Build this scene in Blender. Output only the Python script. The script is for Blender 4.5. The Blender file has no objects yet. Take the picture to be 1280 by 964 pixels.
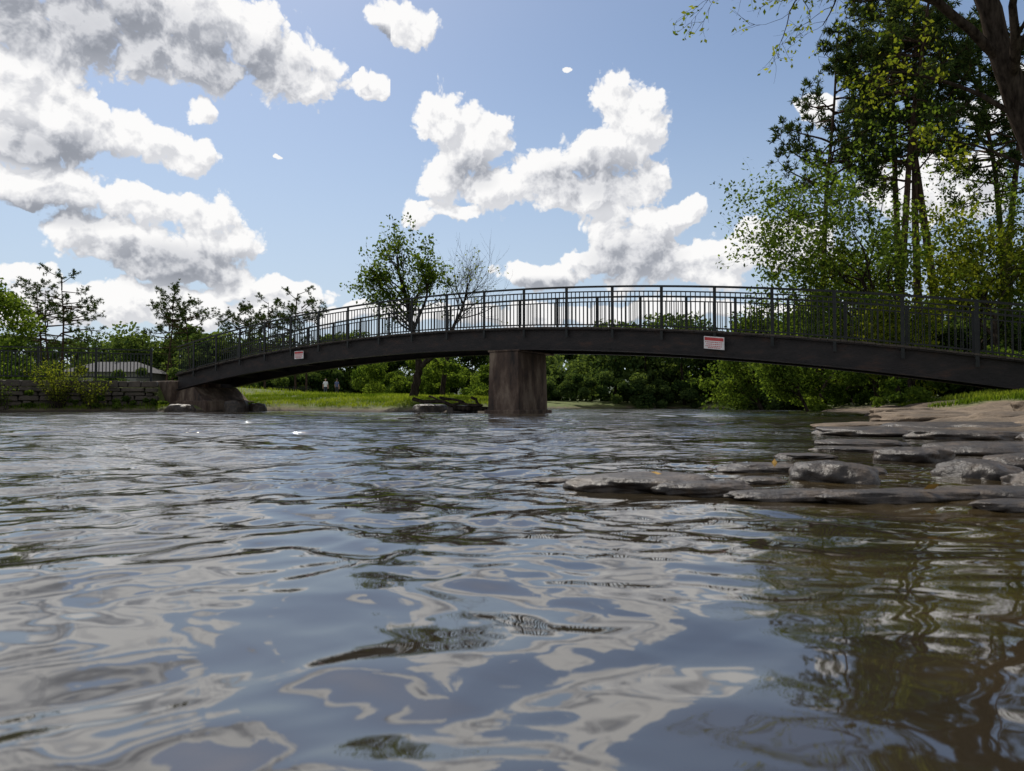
import bpy, math, random
import numpy as np
from mathutils import Vector, noise as mnoise
R=np.random.default_rng(7)
scene=bpy.context.scene
EYE=0.2
# ------------------------------------------------------------ helpers
def link(o,parent=None):
    scene.collection.objects.link(o)
    if parent: o.parent=parent
    return o
def empty(name,loc=(0,0,0)):
    e=bpy.data.objects.new(name,None); e.empty_display_size=.3
    return link(e)
def nodes(mat):
    mat.use_nodes=True; nt=mat.node_tree
    for n in list(nt.nodes): nt.nodes.remove(n)
    return nt
def N(nt,typ,ins=None,**kw):
    n=nt.nodes.new(typ)
    for k,v in kw.items(): setattr(n,k,v)
    if ins:
        for k,v in ins.items():
            s=n.inputs[k]
            if isinstance(v,bpy.types.NodeSocket): nt.links.new(v,s)
            else: s.default_value=v
    return n
def ramp(nt,fac,stops):
    n=nt.nodes.new('ShaderNodeValToRGB'); cr=n.color_ramp
    while len(cr.elements)<len(stops): cr.elements.new(.5)
    for e,(p,c) in zip(cr.elements,stops):
        e.position=p; e.color=(*c,1) if len(c)==3 else c
    nt.links.new(fac,n.inputs[0]); return n.outputs[0]
def mixc(nt,f,a,b,bt='MIX'):
    n=nt.nodes.new('ShaderNodeMix'); n.data_type='RGBA'; n.blend_type=bt
    for s,v in ((n.inputs[0],f),(n.inputs[6],a),(n.inputs[7],b)):
        if isinstance(v,bpy.types.NodeSocket): nt.links.new(v,s)
        else: s.default_value=v if not isinstance(v,tuple) else ((*v,1) if len(v)==3 else v)
    return n.outputs[2]
def math_(nt,op,a,b=0.0,c=None,clamp=False):
    n=nt.nodes.new('ShaderNodeMath'); n.operation=op; n.use_clamp=clamp
    for i,v in enumerate((a,b,c)):
        if v is None: continue
        if isinstance(v,bpy.types.NodeSocket): nt.links.new(v,n.inputs[i])
        else: n.inputs[i].default_value=v
    return n.outputs[0]
def surf_mat(name,stops,scale=4,rough=.8,bump=.3,bscale=None,detail=6,metal=0,rough2=None,spec=.4,stretch=(1,1,1)):
    m=bpy.data.materials.new(name); nt=nodes(m)
    tc=N(nt,'ShaderNodeTexCoord'); mp=N(nt,'ShaderNodeMapping',{0:tc.outputs['Object'],'Scale':stretch})
    n1=N(nt,'ShaderNodeTexNoise',{'Vector':mp.outputs[0],'Scale':scale,'Detail':detail,'Roughness':.65})
    n2=N(nt,'ShaderNodeTexNoise',{'Vector':mp.outputs[0],'Scale':bscale or scale*6,'Detail':5.0,'Roughness':.6})
    col=ramp(nt,n1.outputs[0],stops)
    b=N(nt,'ShaderNodeBump',{'Height':n2.outputs[0],'Strength':bump,'Distance':.05})
    p=N(nt,'ShaderNodeBsdfPrincipled',{'Base Color':col,'Metallic':metal,'Normal':b.outputs[0],'Specular IOR Level':spec})
    rr=N(nt,'ShaderNodeMapRange',{0:n2.outputs[0],3:rough2 or rough,4:rough}); nt.links.new(rr.outputs[0],p.inputs['Roughness'])
    o=N(nt,'ShaderNodeOutputMaterial',{0:p.outputs[0]}); return m
def bark_mat(name,c0,c1):
    m=bpy.data.materials.new(name); nt=nodes(m)
    tc=N(nt,'ShaderNodeTexCoord'); mp=N(nt,'ShaderNodeMapping',{0:tc.outputs['Object'],'Scale':(12,12,2.5)})
    n1=N(nt,'ShaderNodeTexNoise',{'Vector':mp.outputs[0],'Scale':1.0,'Detail':3.0,'Roughness':.65})
    d=N(nt,'ShaderNodeBsdfDiffuse',{'Color':ramp(nt,n1.outputs[0],[(.35,c0),(.7,c1)])})
    N(nt,'ShaderNodeOutputMaterial',{0:d.outputs[0]}); return m
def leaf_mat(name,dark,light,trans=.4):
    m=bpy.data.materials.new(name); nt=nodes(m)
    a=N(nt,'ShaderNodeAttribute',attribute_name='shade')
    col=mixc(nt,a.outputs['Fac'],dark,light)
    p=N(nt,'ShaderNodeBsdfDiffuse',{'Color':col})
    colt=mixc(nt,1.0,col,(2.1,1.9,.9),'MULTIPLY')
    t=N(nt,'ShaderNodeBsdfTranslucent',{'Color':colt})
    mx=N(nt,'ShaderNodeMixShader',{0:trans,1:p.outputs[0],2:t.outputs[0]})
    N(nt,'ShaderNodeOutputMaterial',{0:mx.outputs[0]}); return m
def hash2(ix,iy,seed):
    h=(ix.astype(np.int64)*374761393+iy.astype(np.int64)*668265263+seed*1442695041)&0xffffffff
    h=((h^(h>>13))*1274126177)&0xffffffff
    h=(h^(h>>16))&0xffffff
    return h/float(0xffffff)
def vnoise(x,y,seed=0):
    ix=np.floor(x); iy=np.floor(y); fx=x-ix; fy=y-iy
    fx=fx*fx*fx*(fx*(fx*6-15)+10); fy=fy*fy*fy*(fy*(fy*6-15)+10)
    a=hash2(ix,iy,seed); b=hash2(ix+1,iy,seed); c=hash2(ix,iy+1,seed); d=hash2(ix+1,iy+1,seed)
    return (a+(b-a)*fx)*(1-fy)+(c+(d-c)*fx)*fy-.5
def fbm(x,y,oct=4,seed=0,gain=.5):
    s=0;a=1
    for i in range(oct):
        ca,sa=math.cos(i*1.1+.4),math.sin(i*1.1+.4)
        s=s+a*vnoise(x*ca-y*sa+i*17.3,x*sa+y*ca+i*9.1,seed+i); a*=gain; x=x*2.03; y=y*2.03
    return s
def sstep(a,b,x):
    t=np.clip((x-a)/(b-a),0,1); return t*t*(3-2*t)

class MB:
    """mesh accumulator"""
    def __init__(s): s.v=[];s.f=[];s.m=[];s.sh=[];s.n=0;s.smooth=[]
    def add(s,v,f,m=0,shade=None,smooth=False):
        v=np.asarray(v,float); f=np.asarray(f,int)
        s.v.append(v); s.f.append(f+s.n); s.m.append(np.full(len(f),m)); s.smooth.append(np.full(len(f),smooth))
        s.sh.append(np.zeros(len(v)) if shade is None else shade); s.n+=len(v)
    def corners(s,c,m=0):
        s.add(c,[[0,3,2,1],[4,5,6,7],[0,1,5,4],[1,2,6,5],[2,3,7,6],[3,0,4,7]],m)
    def box(s,x0,x1,y0,y1,z0,z1,m=0):
        s.corners([(x0,y0,z0),(x1,y0,z0),(x1,y1,z0),(x0,y1,z0),(x0,y0,z1),(x1,y0,z1),(x1,y1,z1),(x0,y1,z1)],m)
    def tube(s,pts,rad,sides=6,m=0,cap=True):
        P=np.asarray(pts,float); n=len(P); T=np.gradient(P,axis=0); T/=np.linalg.norm(T,axis=1)[:,None]+1e-9
        ref=np.array([0,0,1.]) if abs(T[0][2])<.8 else np.array([1.,0,0])
        U=np.cross(T,ref); U/=np.linalg.norm(U,axis=1)[:,None]+1e-9; W=np.cross(T,U)
        a=np.arange(sides)*2*math.pi/sides
        V=P[:,None]+(U[:,None]*np.cos(a)[None,:,None]+W[:,None]*np.sin(a)[None,:,None])*np.asarray(rad)[:,None,None]
        i=np.arange(n-1)[:,None]*sides; j=np.arange(sides)[None]; k=(j+1)%sides
        F=np.stack([i+j,i+k,i+sides+k,i+sides+j],-1).reshape(-1,4)
        s.add(V.reshape(-1,3),F,m,smooth=True)
    def leaves(s,C,L,W,m=1,shade=None,rng=R,up=None,dirs=None):
        C=np.asarray(C); n=len(C)
        if n==0: return
        if dirs is None:
            u=rng.normal(size=(n,3)); 
        else: u=dirs.copy()
        u/=np.linalg.norm(u,axis=1)[:,None]+1e-9
        w=np.cross(u,rng.normal(size=(n,3))); w/=np.linalg.norm(w,axis=1)[:,None]+1e-9
        sz=rng.uniform(.65,1.3,(n,1))
        a=C-u*L*sz*.5; b=C+w*W*sz*.5; c=C+u*L*sz*.5; d=C-w*W*sz*.5
        V=np.stack([a,b,c,d],1).reshape(-1,3); F=np.arange(4*n).reshape(-1,4)
        sh=rng.random(n) if shade is None else shade
        s.add(V,F,m,np.repeat(sh,4))
    def obj(s,name,mats,parent=None):
        V=np.concatenate(s.v); F=np.concatenate(s.f); M=np.concatenate(s.m); S=np.concatenate(s.sh); sm=np.concatenate(s.smooth)
        me=bpy.data.meshes.new(name); me.vertices.add(len(V)); me.vertices.foreach_set('co',V.astype(np.float32).ravel())
        me.loops.add(len(F)*4); me.loops.foreach_set('vertex_index',F.astype(np.int32).ravel())
        me.polygons.add(len(F)); me.polygons.foreach_set('loop_start',(np.arange(len(F))*4).astype(np.int32))
        me.polygons.foreach_set('material_index',M.astype(np.int32)); me.polygons.foreach_set('use_smooth',sm)
        a=me.attributes.new('shade','FLOAT','POINT'); a.data.foreach_set('value',S.astype(np.float32))
        for m in mats: me.materials.append(m)
        me.update(calc_edges=True); me.validate()
        return link(bpy.data.objects.new(name,me),parent)

# ------------------------------------------------------------ materials
M_steel=surf_mat('weathered_steel',[(.3,(.010,.009,.009)),(.55,(.022,.018,.017)),(.75,(.055,.030,.021))],scale=2.2,rough=.75,rough2=.5,bump=.35,stretch=(1,1,2.5),spec=.3)
M_rail=surf_mat('black_paint',[(.35,(.010,.012,.012)),(.7,(.022,.024,.023))],scale=6,rough=.6,rough2=.45,bump=.1,spec=.25)
M_deck=surf_mat('deck_wood',[(.3,(.03,.025,.02)),(.7,(.09,.075,.06))],scale=5,rough=.9)
M_conc=surf_mat('stained_concrete',[(.3,(.022,.017,.014)),(.48,(.075,.048,.034)),(.70,(.21,.16,.115))],scale=1.7,rough=.95,rough2=.8,bump=.7,stretch=(1.8,1.8,.6))
M_wall=surf_mat('wall_stone',[(.3,(.02,.018,.014)),(.7,(.095,.078,.06))],scale=1.4,rough=.95,bump=.8)
M_bark=bark_mat('bark',(.014,.011,.009),(.060,.048,.038))
M_pbark=bark_mat('pine_bark',(.022,.016,.012),(.085,.058,.043))
M_rock=surf_mat('wet_rock',[(.30,(.008,.006,.005)),(.5,(.028,.020,.014)),(.74,(.095,.068,.045))],scale=13,rough=.7,rough2=.2,bump=.3,bscale=80,spec=.4)
M_rock2=surf_mat('dry_rock',[(.28,(.04,.03,.021)),(.5,(.11,.08,.053)),(.75,(.26,.20,.14))],scale=3,rough=.9,bump=.5,bscale=30)
M_leafA=leaf_mat('leaf_green',(.024,.048,.010),(.098,.148,.026),.46)
M_leafY=leaf_mat('leaf_spring',(.050,.084,.012),(.165,.19,.026),.50)
M_leafP=leaf_mat('pine_needles',(.014,.030,.012),(.055,.080,.028),.25)
M_leafD=leaf_mat('leaf_distant',(.020,.042,.014),(.085,.125,.040),.38)
M_grass=leaf_mat('grass_blades',(.050,.09,.010),(.15,.20,.028),.42)

# ------------------------------------------------------------ terrain
river=np.array([(-500,26.6),(-40,20.5),(-30,22.3),(-22,25.0),(-16,27.0),(-13.8,27.6),(-12.2,27.2),(-11.0,28.2),(-8.5,28.6),(-5.5,27.2),(-3.2,25.2),(-1.6,23.6),(-.2,23.0),(.9,24.2),
 (1.0,30),(1.2,42),(2.0,62),(8,78),(20,80),(25,70),(20,50),(15,36),(11.6,27),(9.8,20),(7.6,14.5),(5.4,10.6),(4.0,8.1),(2.9,6.3),(2.6,5.4),(3.1,4.6),(4.0,3.6),(6,1),(9,-4),(20,-14),(500,-60),(500,-500),(-500,-500)],float)
def sdf(px,py):
    d=np.full(px.shape,1e9); inside=np.zeros(px.shape,bool); n=len(river)
    for i in range(n):
        a=river[i]; b=river[(i+1)%n]; e=b-a
        wx=px-a[0]; wy=py-a[1]; t=np.clip((wx*e[0]+wy*e[1])/(e@e),0,1)
        d=np.minimum(d,(wx-e[0]*t)**2+(wy-e[1]*t)**2)
        c=((a[1]>py)!=(b[1]>py))
        with np.errstate(divide='ignore',invalid='ignore'):
            xi=(b[0]-a[0])*(py-a[1])/(b[1]-a[1])+a[0]
        inside^=c&(px<xi)
    d=np.sqrt(d); return np.where(inside,-d,d)
def rightmask(x,y): return sstep(-1,2,x-(1.5+.06*y))*sstep(34,20,y)
def height(x,y):
    x=np.asarray(x,float); y=np.asarray(y,float)
    d=sdf(x,y)+fbm(x*.9,y*.9,4,3)*.55
    rm=rightmask(x,y)
    g=np.interp(d,[-6,-2,-.3,0,.5,1.5,5,15,45,75,160,400],[-1,-.6,-.15,-.02,.18,.38,.62,.9,1.25,1.6,9,20])
    rk=np.interp(d,[-6,-2,-.3,0,.25,1.2,3,5.5,9,30,75,160,400],[-1,-.5,-.12,-.03,.03,.065,.13,.34,.66,1.2,2.,9,20])
    z=g*(1-rm)+rk*rm
    led=fbm(x*1.3,y*2.0,4,11)*.09
    z=z+np.where(d>-.2,1,0.2)*(led*rm*sstep(-.1,.8,d)+fbm(x*.5,y*.5,4,5)*.16*(1-rm)*sstep(0,2,d))
    z=z+.36*np.exp(-((x-10.4)/2.2)**2-((y-14.2)/3.0)**2)*(d>0)
    fl=sstep(-12.5,-13.5,x)*sstep(32,30,y); z=np.where(z>.26,z*(1-fl)+(.26+(z-.26)*.25)*fl,z)
    lw=sstep(-13.0,-14.2,x)*sstep(28.8,29.4,y+np.clip((-13.4-x),0,20)*.39)
    z=z*(1-lw)+np.maximum(z,1.18)*lw
    return z
nx=520
t=np.linspace(-1,1,nx)
xs=2+3.2*np.sinh(t*6.2); ys=12+3.2*np.sinh(t*6.2)
X,Y=np.meshgrid(xs,ys,indexing='ij'); Z=height(X,Y)
mb=MB(); idx=np.arange(nx*nx).reshape(nx,nx)
F=np.stack([idx[:-1,:-1],idx[1:,:-1],idx[1:,1:],idx[:-1,1:]],-1).reshape(-1,4)
def rmask(X,Y,Z): return np.clip(rightmask(X,Y)*sstep(3.1,2.2,sdf(X,Y)+fbm(X*.7,Y*.7,3,9)*2.5+3*np.exp(-((X-10.2)/2.)**2-((Y-14.6)/3.)**2))+sstep(.16,.05,Z),0,1)
mb.add(np.stack([X,Y,Z],-1).reshape(-1,3),F,0,rmask(X,Y,Z).ravel(),True)
m=bpy.data.materials.new('ground_soil_grass'); nt=nodes(m)
a=N(nt,'ShaderNodeAttribute',attribute_name='shade'); tc=N(nt,'ShaderNodeTexCoord')
n1=N(nt,'ShaderNodeTexNoise',{'Vector':tc.outputs['Object'],'Scale':.6,'Detail':8.0,'Roughness':.7})
n2=N(nt,'ShaderNodeTexNoise',{'Vector':tc.outputs['Object'],'Scale':9.0,'Detail':6.0,'Roughness':.7})
n3=N(nt,'ShaderNodeTexNoise',{'Vector':tc.outputs['Object'],'Scale':1.7,'Detail':8.0,'Roughness':.7})
gr=ramp(nt,n1.outputs[0],[(.35,(.085,.065,.035)),(.45,(.06,.085,.018)),(.7,(.12,.15,.028))])
gr=mixc(nt,.5,gr,ramp(nt,n2.outputs[0],[(.3,(.03,.04,.01)),(.7,(.14,.16,.04))]))
geo=N(nt,'ShaderNodeSeparateXYZ',{0:tc.outputs['Object']})
hill=N(nt,'ShaderNodeMapRange',{0:geo.outputs[2],1:1.9,2:2.6}).outputs[0]
gr=mixc(nt,hill,gr,(.020,.034,.012))
rc=ramp(nt,n3.outputs[0],[(.3,(.035,.026,.018)),(.48,(.115,.084,.056)),(.7,(.26,.20,.14))])
rc=mixc(nt,.45,rc,ramp(nt,n2.outputs[0],[(.3,(.035,.027,.02)),(.65,(.26,.20,.14))]))
col=mixc(nt,a.outputs['Fac'],gr,rc)
wet=N(nt,'ShaderNodeMapRange',{0:geo.outputs[2],1:.02,2:.10,3:.3,4:1.0})
col=mixc(nt,1.0,col,N(nt,'ShaderNodeCombineColor',{0:wet.outputs[0],1:wet.outputs[0],2:wet.outputs[0]}).outputs[0],'MULTIPLY')
b=N(nt,'ShaderNodeBump',{'Height':n2.outputs[0],'Strength':.7,'Distance':.08})
p=N(nt,'ShaderNodeBsdfPrincipled',{'Base Color':col,'Roughness':.9,'Normal':b.outputs[0],'Specular IOR Level':.3})
N(nt,'ShaderNodeOutputMaterial',{0:p.outputs[0]})
ground=mb.obj('ground',[m])
def gz(x,y): return float(height(np.array([x]),np.array([y]))[0])

# ------------------------------------------------------------ water
nr,na=1500,760
r=.45*np.exp(np.linspace(0,1,nr)*math.log(400/.45)); th=np.linspace(-math.radians(68),math.radians(68),na)
RR,TT=np.meshgrid(r,th,indexing='ij'); WX=RR*np.sin(TT); WY=RR*np.cos(TT)-.7
sp=RR*.0046
pool=sstep(-.2,.9,WX-.05*WY)*sstep(14,5,WY)       # calmer water right of centre
near=sstep(1.9,.45,WY)
mid=sstep(1.6,4.5,WY)
act=(1-.5*pool)*(1-.2*near)
wx=WX+.08*fbm(WX*1.9,WY*1.9,3,40); wy=WY+.08*fbm(WX*1.9,WY*1.9,3,50)
H=np.zeros_like(WX)
for i,(lam,sl,sm_) in enumerate([(2.6,.003,.010),(1.3,.006,.022),(.65,.013,.042),(.33,.024,.07),(.17,.05,.10),(.085,.095,.125),(.045,.12,.13),(.024,.08,.1)]):
    ca,sa=math.cos(.2+i*.09),math.sin(.2+i*.09)
    if i%2: sa=-sa
    u=(wx*ca+wy*sa)*.42; v=(-wx*sa+wy*ca)
    n=vnoise(u/lam+13*i,v/lam+7*i,60+i)+.6*vnoise((u*.8+v*.6)/lam*1.4+3*i,(v*.8-u*.6)/lam*1.4,80+i)
    n=n-.45*np.abs(n)
    att=sstep(1.8,4.0,lam/sp)
    if lam<.03: att=att*(1-.85*near)
    elif lam<.06: att=att*(1-.6*near)
    elif lam<.1: att=att*(1-.35*near)
    patch=.3+1.6*np.clip(fbm(WX*.5/(lam*2+.35),WY*1.3/(lam*2+.35),2,90+i)+.45,0,1)
    H+=n*lam*(sl+(sm_-sl)*mid)*act*att*patch
for (cx,cy,k,am) in [(.45,1.72,2*math.pi/.04,.0005),(.75,1.45,2*math.pi/.05,.0006),(.15,1.3,2*math.pi/.06,.0004),(.9,.9,2*math.pi/.08,.0004)]:
    dd=np.hypot((WX-cx)*.6,(WY-cy))+.05*fbm(WX*3,WY*3,3,33)
    H+=am*np.sin(dd*k)*np.exp(-((dd-.32)/.3)**2)*np.clip(.5+1.6*fbm(WX*3+cx*9,WY*3,2,37),0,1.3)
H+=.0020*near*fbm(WX*4.2+WY*.6,WY*6.5,3,101)
idx=np.arange(nr*na).reshape(nr,na)
F=np.stack([idx[:-1,:-1],idx[:-1,1:],idx[1:,1:],idx[1:,:-1]],-1).reshape(-1,4)
mb=MB(); mb.add(np.stack([WX,WY,H],-1).reshape(-1,3),F,0,(pool*sstep(4,1.5,WY)).ravel(),True)
m=bpy.data.materials.new('river_water'); nt=nodes(m)
tc=N(nt,'ShaderNodeTexCoord'); a=N(nt,'ShaderNodeAttribute',attribute_name='shade')
mp=N(nt,'ShaderNodeMapping',{0:tc.outputs['Object'],'Scale':(.45,1,1)})
n1=N(nt,'ShaderNodeTexNoise',{'Vector':mp.outputs[0],'Scale':11.0,'Detail':3.0,'Roughness':.55})
n0=N(nt,'ShaderNodeTexNoise',{'Vector':mp.outputs[0],'Scale':.9,'Detail':4.0,'Roughness':.6})
sx=N(nt,'ShaderNodeSeparateXYZ',{0:tc.outputs['Object']})
far=N(nt,'ShaderNodeMapRange',{0:sx.outputs[1],1:1.0,2:6.0,3:0.02,4:.5})
pat=N(nt,'ShaderNodeMapRange',{0:n0.outputs[0],1:.40,2:.60,3:.12,4:1.35}).outputs[0]
st=math_(nt,'MULTIPLY',far.outputs[0],math_(nt,'MULTIPLY',pat,math_(nt,'MULTIPLY_ADD',a.outputs['Fac'],-.5,1.0)))
b=N(nt,'ShaderNodeBump',{'Height':n1.outputs[0],'Distance':.05,'Strength':st})
bed=N(nt,'ShaderNodeTexNoise',{'Vector':mp.outputs[0],'Scale':6.0,'Detail':5.0})
colb=ramp(nt,bed.outputs[0],[(.35,(.014,.010,.004)),(.65,(.060,.042,.017))])
col=mixc(nt,math_(nt,'MULTIPLY_ADD',a.outputs['Fac'],.8,.1),(.022,.019,.015),colb)
p=N(nt,'ShaderNodeBsdfPrincipled',{'Base Color':col,'Roughness':.03,'IOR':2.7,'Normal':b.outputs[0]})
N(nt,'ShaderNodeOutputMaterial',{0:p.outputs[0]})
water=mb.obj('river_water',[m])

# ------------------------------------------------------------ rocks
def rock(name,x,y,w,dp,h,seed,mat=M_rock,rot=0,sub=5,z0=0.0,flat=.55,rg=.035):
    import bmesh
    bm=bmesh.new(); bmesh.ops.create_icosphere(bm,subdivisions=sub,radius=1)
    o=Vector((seed*3.1,seed*1.7,seed*.9))
    for v in bm.verts:
        c=v.co.copy(); k=1+.26*mnoise.fractal(c*1.0+o,1.0,2.0,3)+rg*mnoise.fractal(c*3+o,1.0,2.0,5)
        c=c*k
        zz=c.z
        if zz>0: zz=math.tanh(zz*1.3)*(1-flat)+flat*min(zz,.55)
        zz+=.05*mnoise.fractal(c*2.3+o,1.,2.,4)
        ca,sa=math.cos(rot),math.sin(rot); X=c.x*w/2; Y=c.y*dp/2
        v.co=(X*ca-Y*sa,X*sa+Y*ca,zz*h*1.35)
    me=bpy.data.meshes.new(name); bm.to_mesh(me); bm.free()
    me.polygons.foreach_set('use_smooth',[True]*len(me.polygons)); me.materials.append(mat)
    ob=link(bpy.data.objects.new(name,me)); ob.location=(x,y,z0); return ob
for i,(x,y,w,dp,h) in enumerate([(.34,1.86,.38,.26,.024),(.46,1.74,.22,.12,.018),(.80,2.30,.27,.18,.018),(.89,1.98,.225,.24,.040),(1.16,2.86,.25,.2,.012),(1.52,2.72,.26,.24,.038),
      (1.36,2.10,.22,.22,.036),(.64,1.62,.34,.12,.012),(.88,1.60,.42,.14,.016),(1.18,1.62,.40,.18,.019),(1.46,1.80,.4,.3,.032),(1.02,1.44,.2,.10,.012),(1.75,2.35,.4,.35,.040),(2.1,3.1,.6,.45,.040),(1.9,3.9,.5,.35,.018),(1.55,3.3,.35,.2,.012),(1.3,1.50,.25,.14,.016),(.10,1.95,.12,.08,.006),(.66,1.92,.13,.1,.012),(1.08,2.2,.14,.12,.014)]):
    rock('river_rock',x,y,w,dp,h,i+1,rot=R.uniform(-.2,.2),flat=-.15 if i in(3,5,6,10,12,13) else .2)
for i,(x,y,w,dp,h,z) in enumerate([(2.75,5.3,1.0,.8,.05,.0),(3.6,5.6,1.5,1.1,.08,0),(3.6,6.9,1.4,.9,.05,.0),(4.4,5.0,1.4,1.0,.12,.02),(4.9,8.0,1.8,1.2,.09,.03),(5.9,9.8,1.8,1.2,.10,.04),(5.3,7.2,1.2,1.0,.13,.03),(6.7,11.6,1.6,1.2,.11,.04),(7.9,14.0,1.8,1.3,.13,.05),(9.4,17.3,1.4,1.2,.18,.05),(8.0,10.4,1.4,1.1,.2,.1),(2.9,4.6,.7,.5,.05,0),(3.4,4.2,.8,.5,.06,0)]):
    rock('ledge_rock',x,y,w,dp,h,i+31,M_rock2 if i not in (0,11,12,1) else M_rock,rot=R.uniform(-.5,.5),z0=z,flat=.5)
for i,(x,y,w,h) in enumerate([(-1.6,23.2,1.0,.25),(-.4,22.6,.9,.2),(-2.8,24.7,1.2,.3),(-10.6,27.6,.9,.5),(-9.9,28.0,.8,.35),(-12.3,26.7,1.0,.3)]):
    rock('bank_rock',x,y,w,w*.7,h,i+61,M_rock,rot=R.uniform(-.5,.5),sub=4)
mb=MB(); mb.leaves(np.array([(.36,1.80,.034),(.80,2.2,.028),(.9,1.55,.028)]),.035,.02,0)
mb.obj('dead_leaves',[surf_mat('dead_leaf',[(.3,(.3,.17,.03)),(.7,(.4,.25,.05))])])

# ------------------------------------------------------------ bridge
P0=np.array([-.28,20.9]); tv=np.array([.858,-.514]); nv=np.array([.514,.858])
def zb(s): return 2.45-.030*s-.0062*s*s
def bp(s,o,z,curve=True):
    q=P0+s*tv+o*nv; return (q[0],q[1],zb(s)+z if curve else z)
def sweep(mb,o0,o1,z0,z1,s0,s1,n,m=0):
    S=np.linspace(s0,s1,n+1)
    V=[]
    for s in S: V+= [bp(s,o0,z0),bp(s,o1,z0),bp(s,o1,z1),bp(s,o0,z1)]
    F=[]
    for i in range(n):
        a=i*4
        for j in range(4): k=(j+1)%4; F.append([a+j,a+4+j,a+4+k,a+k])
    F.append([0,1,2,3]); F.append([n*4+3,n*4+2,n*4+1,n*4])
    mb.add(V,F,m)
def sbox(mb,s0,s1,o0,o1,z0,z1,m=0):
    mb.corners([bp(s0,o0,z0),bp(s1,o0,z0),bp(s1,o1,z0),bp(s0,o1,z0),bp(s0,o0,z1),bp(s1,o0,z1),bp(s1,o1,z1),bp(s0,o1,z1)],m)
S0,S1=-15.35,14.6; WD=2.2
bridge=empty('footbridge')
mb=MB()
for side in (0,1):
    f=(lambda o:o) if side==0 else (lambda o:WD-o)
    def sw(a,b,z0,z1): 
        a2,b2=sorted((f(a),f(b))); sweep(mb,a2,b2,z0,z1,S0,S1,64)
    sw(.10,.125,-.575,-.04)      # web
    sw(0.0,.22,-.04,-.012)       # top flange
    sw(0.0,.22,-.605,-.577)      # bottom flange
s=S0+.6
while s<S1:
    sbox(mb,s,s+.1,.13,WD-.13,-.42,-.1); s+=1.7
mb.obj('girders',[M_steel],bridge)
mb=MB(); s=S0
while s<S1:
    j=R.uniform(-.02,.02); sbox(mb,s,s+.133,-.03+j,WD+.03+j,-.010,.032+R.uniform(-.004,.008)); s+=.14
mb.obj('deck',[M_deck],bridge)
for nm,o in (('near_railing',.04),('far_railing',WD-.08)):
    mb=MB()
    sweep(mb,o-.012,o+.048,1.110,1.158,S0,S1,80)
    sweep(mb,o,o+.035,.985,1.015,S0,S1,80)
    sweep(mb,o,o+.035,.080,.115,S0,S1,80)
    ks=np.arange(-12,11); posts=[.72+1.36*k for k in ks if S0<=.72+1.36*k<=S1]
    for s in posts: sbox(mb,s-.035,s+.035,o-.05,o-.0125,-.25,1.109); 
    for s0 in [posts[0]-1.36]+posts:
        for j in range(1,11):
            s=s0+j*1.36/11
            if S0<s<S1: sbox(mb,s-.010,s+.010,o+.008,o+.028,.1155,.9845)
    mb.obj(nm,[M_rail],bridge)
def zsbox(mb,s0,s1,o0,o1,z0,z1,taper=0,m=0):
    c=[]
    for (z,tp) in ((z0,0),(z1,taper)):
        for (s,o) in ((s0+tp,o0+tp),(s1-tp,o0+tp),(s1-tp,o1-tp),(s0+tp,o1-tp)): c.append(bp(s,o,z,False))
    mb.corners(c,m)
mb=MB()
zsbox(mb,-.50,.58,-.05,1.75,-.8,1.78,.05)
zsbox(mb,-.62,.66,-.12,1.95,-.8,.10,.04)
zsbox(mb,-.50,.58,-.02,2.15,1.783,1.842,0)
pier=mb.obj('pier',[M_conc],bridge)
bv=pier.modifiers.new('b','BEVEL'); bv.width=.025; bv.segments=2
mb=MB()
zsbox(mb,-16.6,-15.36,-.25,2.5,-.5,1.22,.05)
zsbox(mb,-15.9,-13.3,-.15,2.4,-.5,.42,.06)
c=[bp(-15.6,.0,.3,False),bp(-13.5,.0,.3,False),bp(-13.5,2.2,.3,False),bp(-15.6,2.2,.3,False),bp(-15.3,.05,.83,False),bp(-14.3,.05,.97,False),bp(-14.3,2.1,.97,False),bp(-15.3,2.1,.83,False)]
mb.corners(c)
zsbox(mb,14.61,17,-.3,2.5,-.2,.72,.05)
ab=mb.obj('abutments',[M_conc],bridge); bv=ab.modifiers.new('b','BEVEL'); bv.width=.04; bv.segments=2
M_white=surf_mat('sign_white',[(.3,(.55,.52,.5)),(.7,(.75,.72,.7))],scale=5,rough=.5,bump=.02)
M_red=surf_mat('sign_red',[(.3,(.38,.03,.03)),(.7,(.55,.06,.06))],scale=5,rough=.5,bump=.02)
for (s,w,h,tilt) in ((6.15,.50,.31,-.02),(-8.35,.44,.27,-.06)):
    mb=MB()
    def q(a,b,o0,o1,z0,z1,m):
        sl=-.030-.0124*s+tilt
        P=lambda ss,o,z:(*(P0+(s+ss)*tv+o*nv),zb(s)-.27+z+ss*sl)
        mb.corners([P(a,o0,z0),P(b,o0,z0),P(b,o1,z0),P(a,o1,z0),P(a,o0,z1),P(b,o0,z1),P(b,o1,z1),P(a,o1,z1)],m)
    q(-w/2,w/2,-.035,-.022,-h/2,h/2,0)
    q(-w*.46,w*.46,-.039,-.0352,h*.17,h*.42,1)
    for k,(zz,ww) in enumerate(((.04,.43),(-.12,.38),(-.27,.42),(-.39,.3))):
        x=-w*ww
        while x<w*ww-.02:
            l=R.uniform(.02,.05); q(x,min(x+l,w*ww),-.038,-.0352,h*zz-.008,h*zz+.010,1); x+=l+.012
    q(-.01,.01,-.022,.10,h*.3,h*.34,2); q(-.01,.01,-.022,.10,-h*.34,-h*.3,2)
    mb.obj('warning_sign',[M_white,M_red,M_rail])

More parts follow.
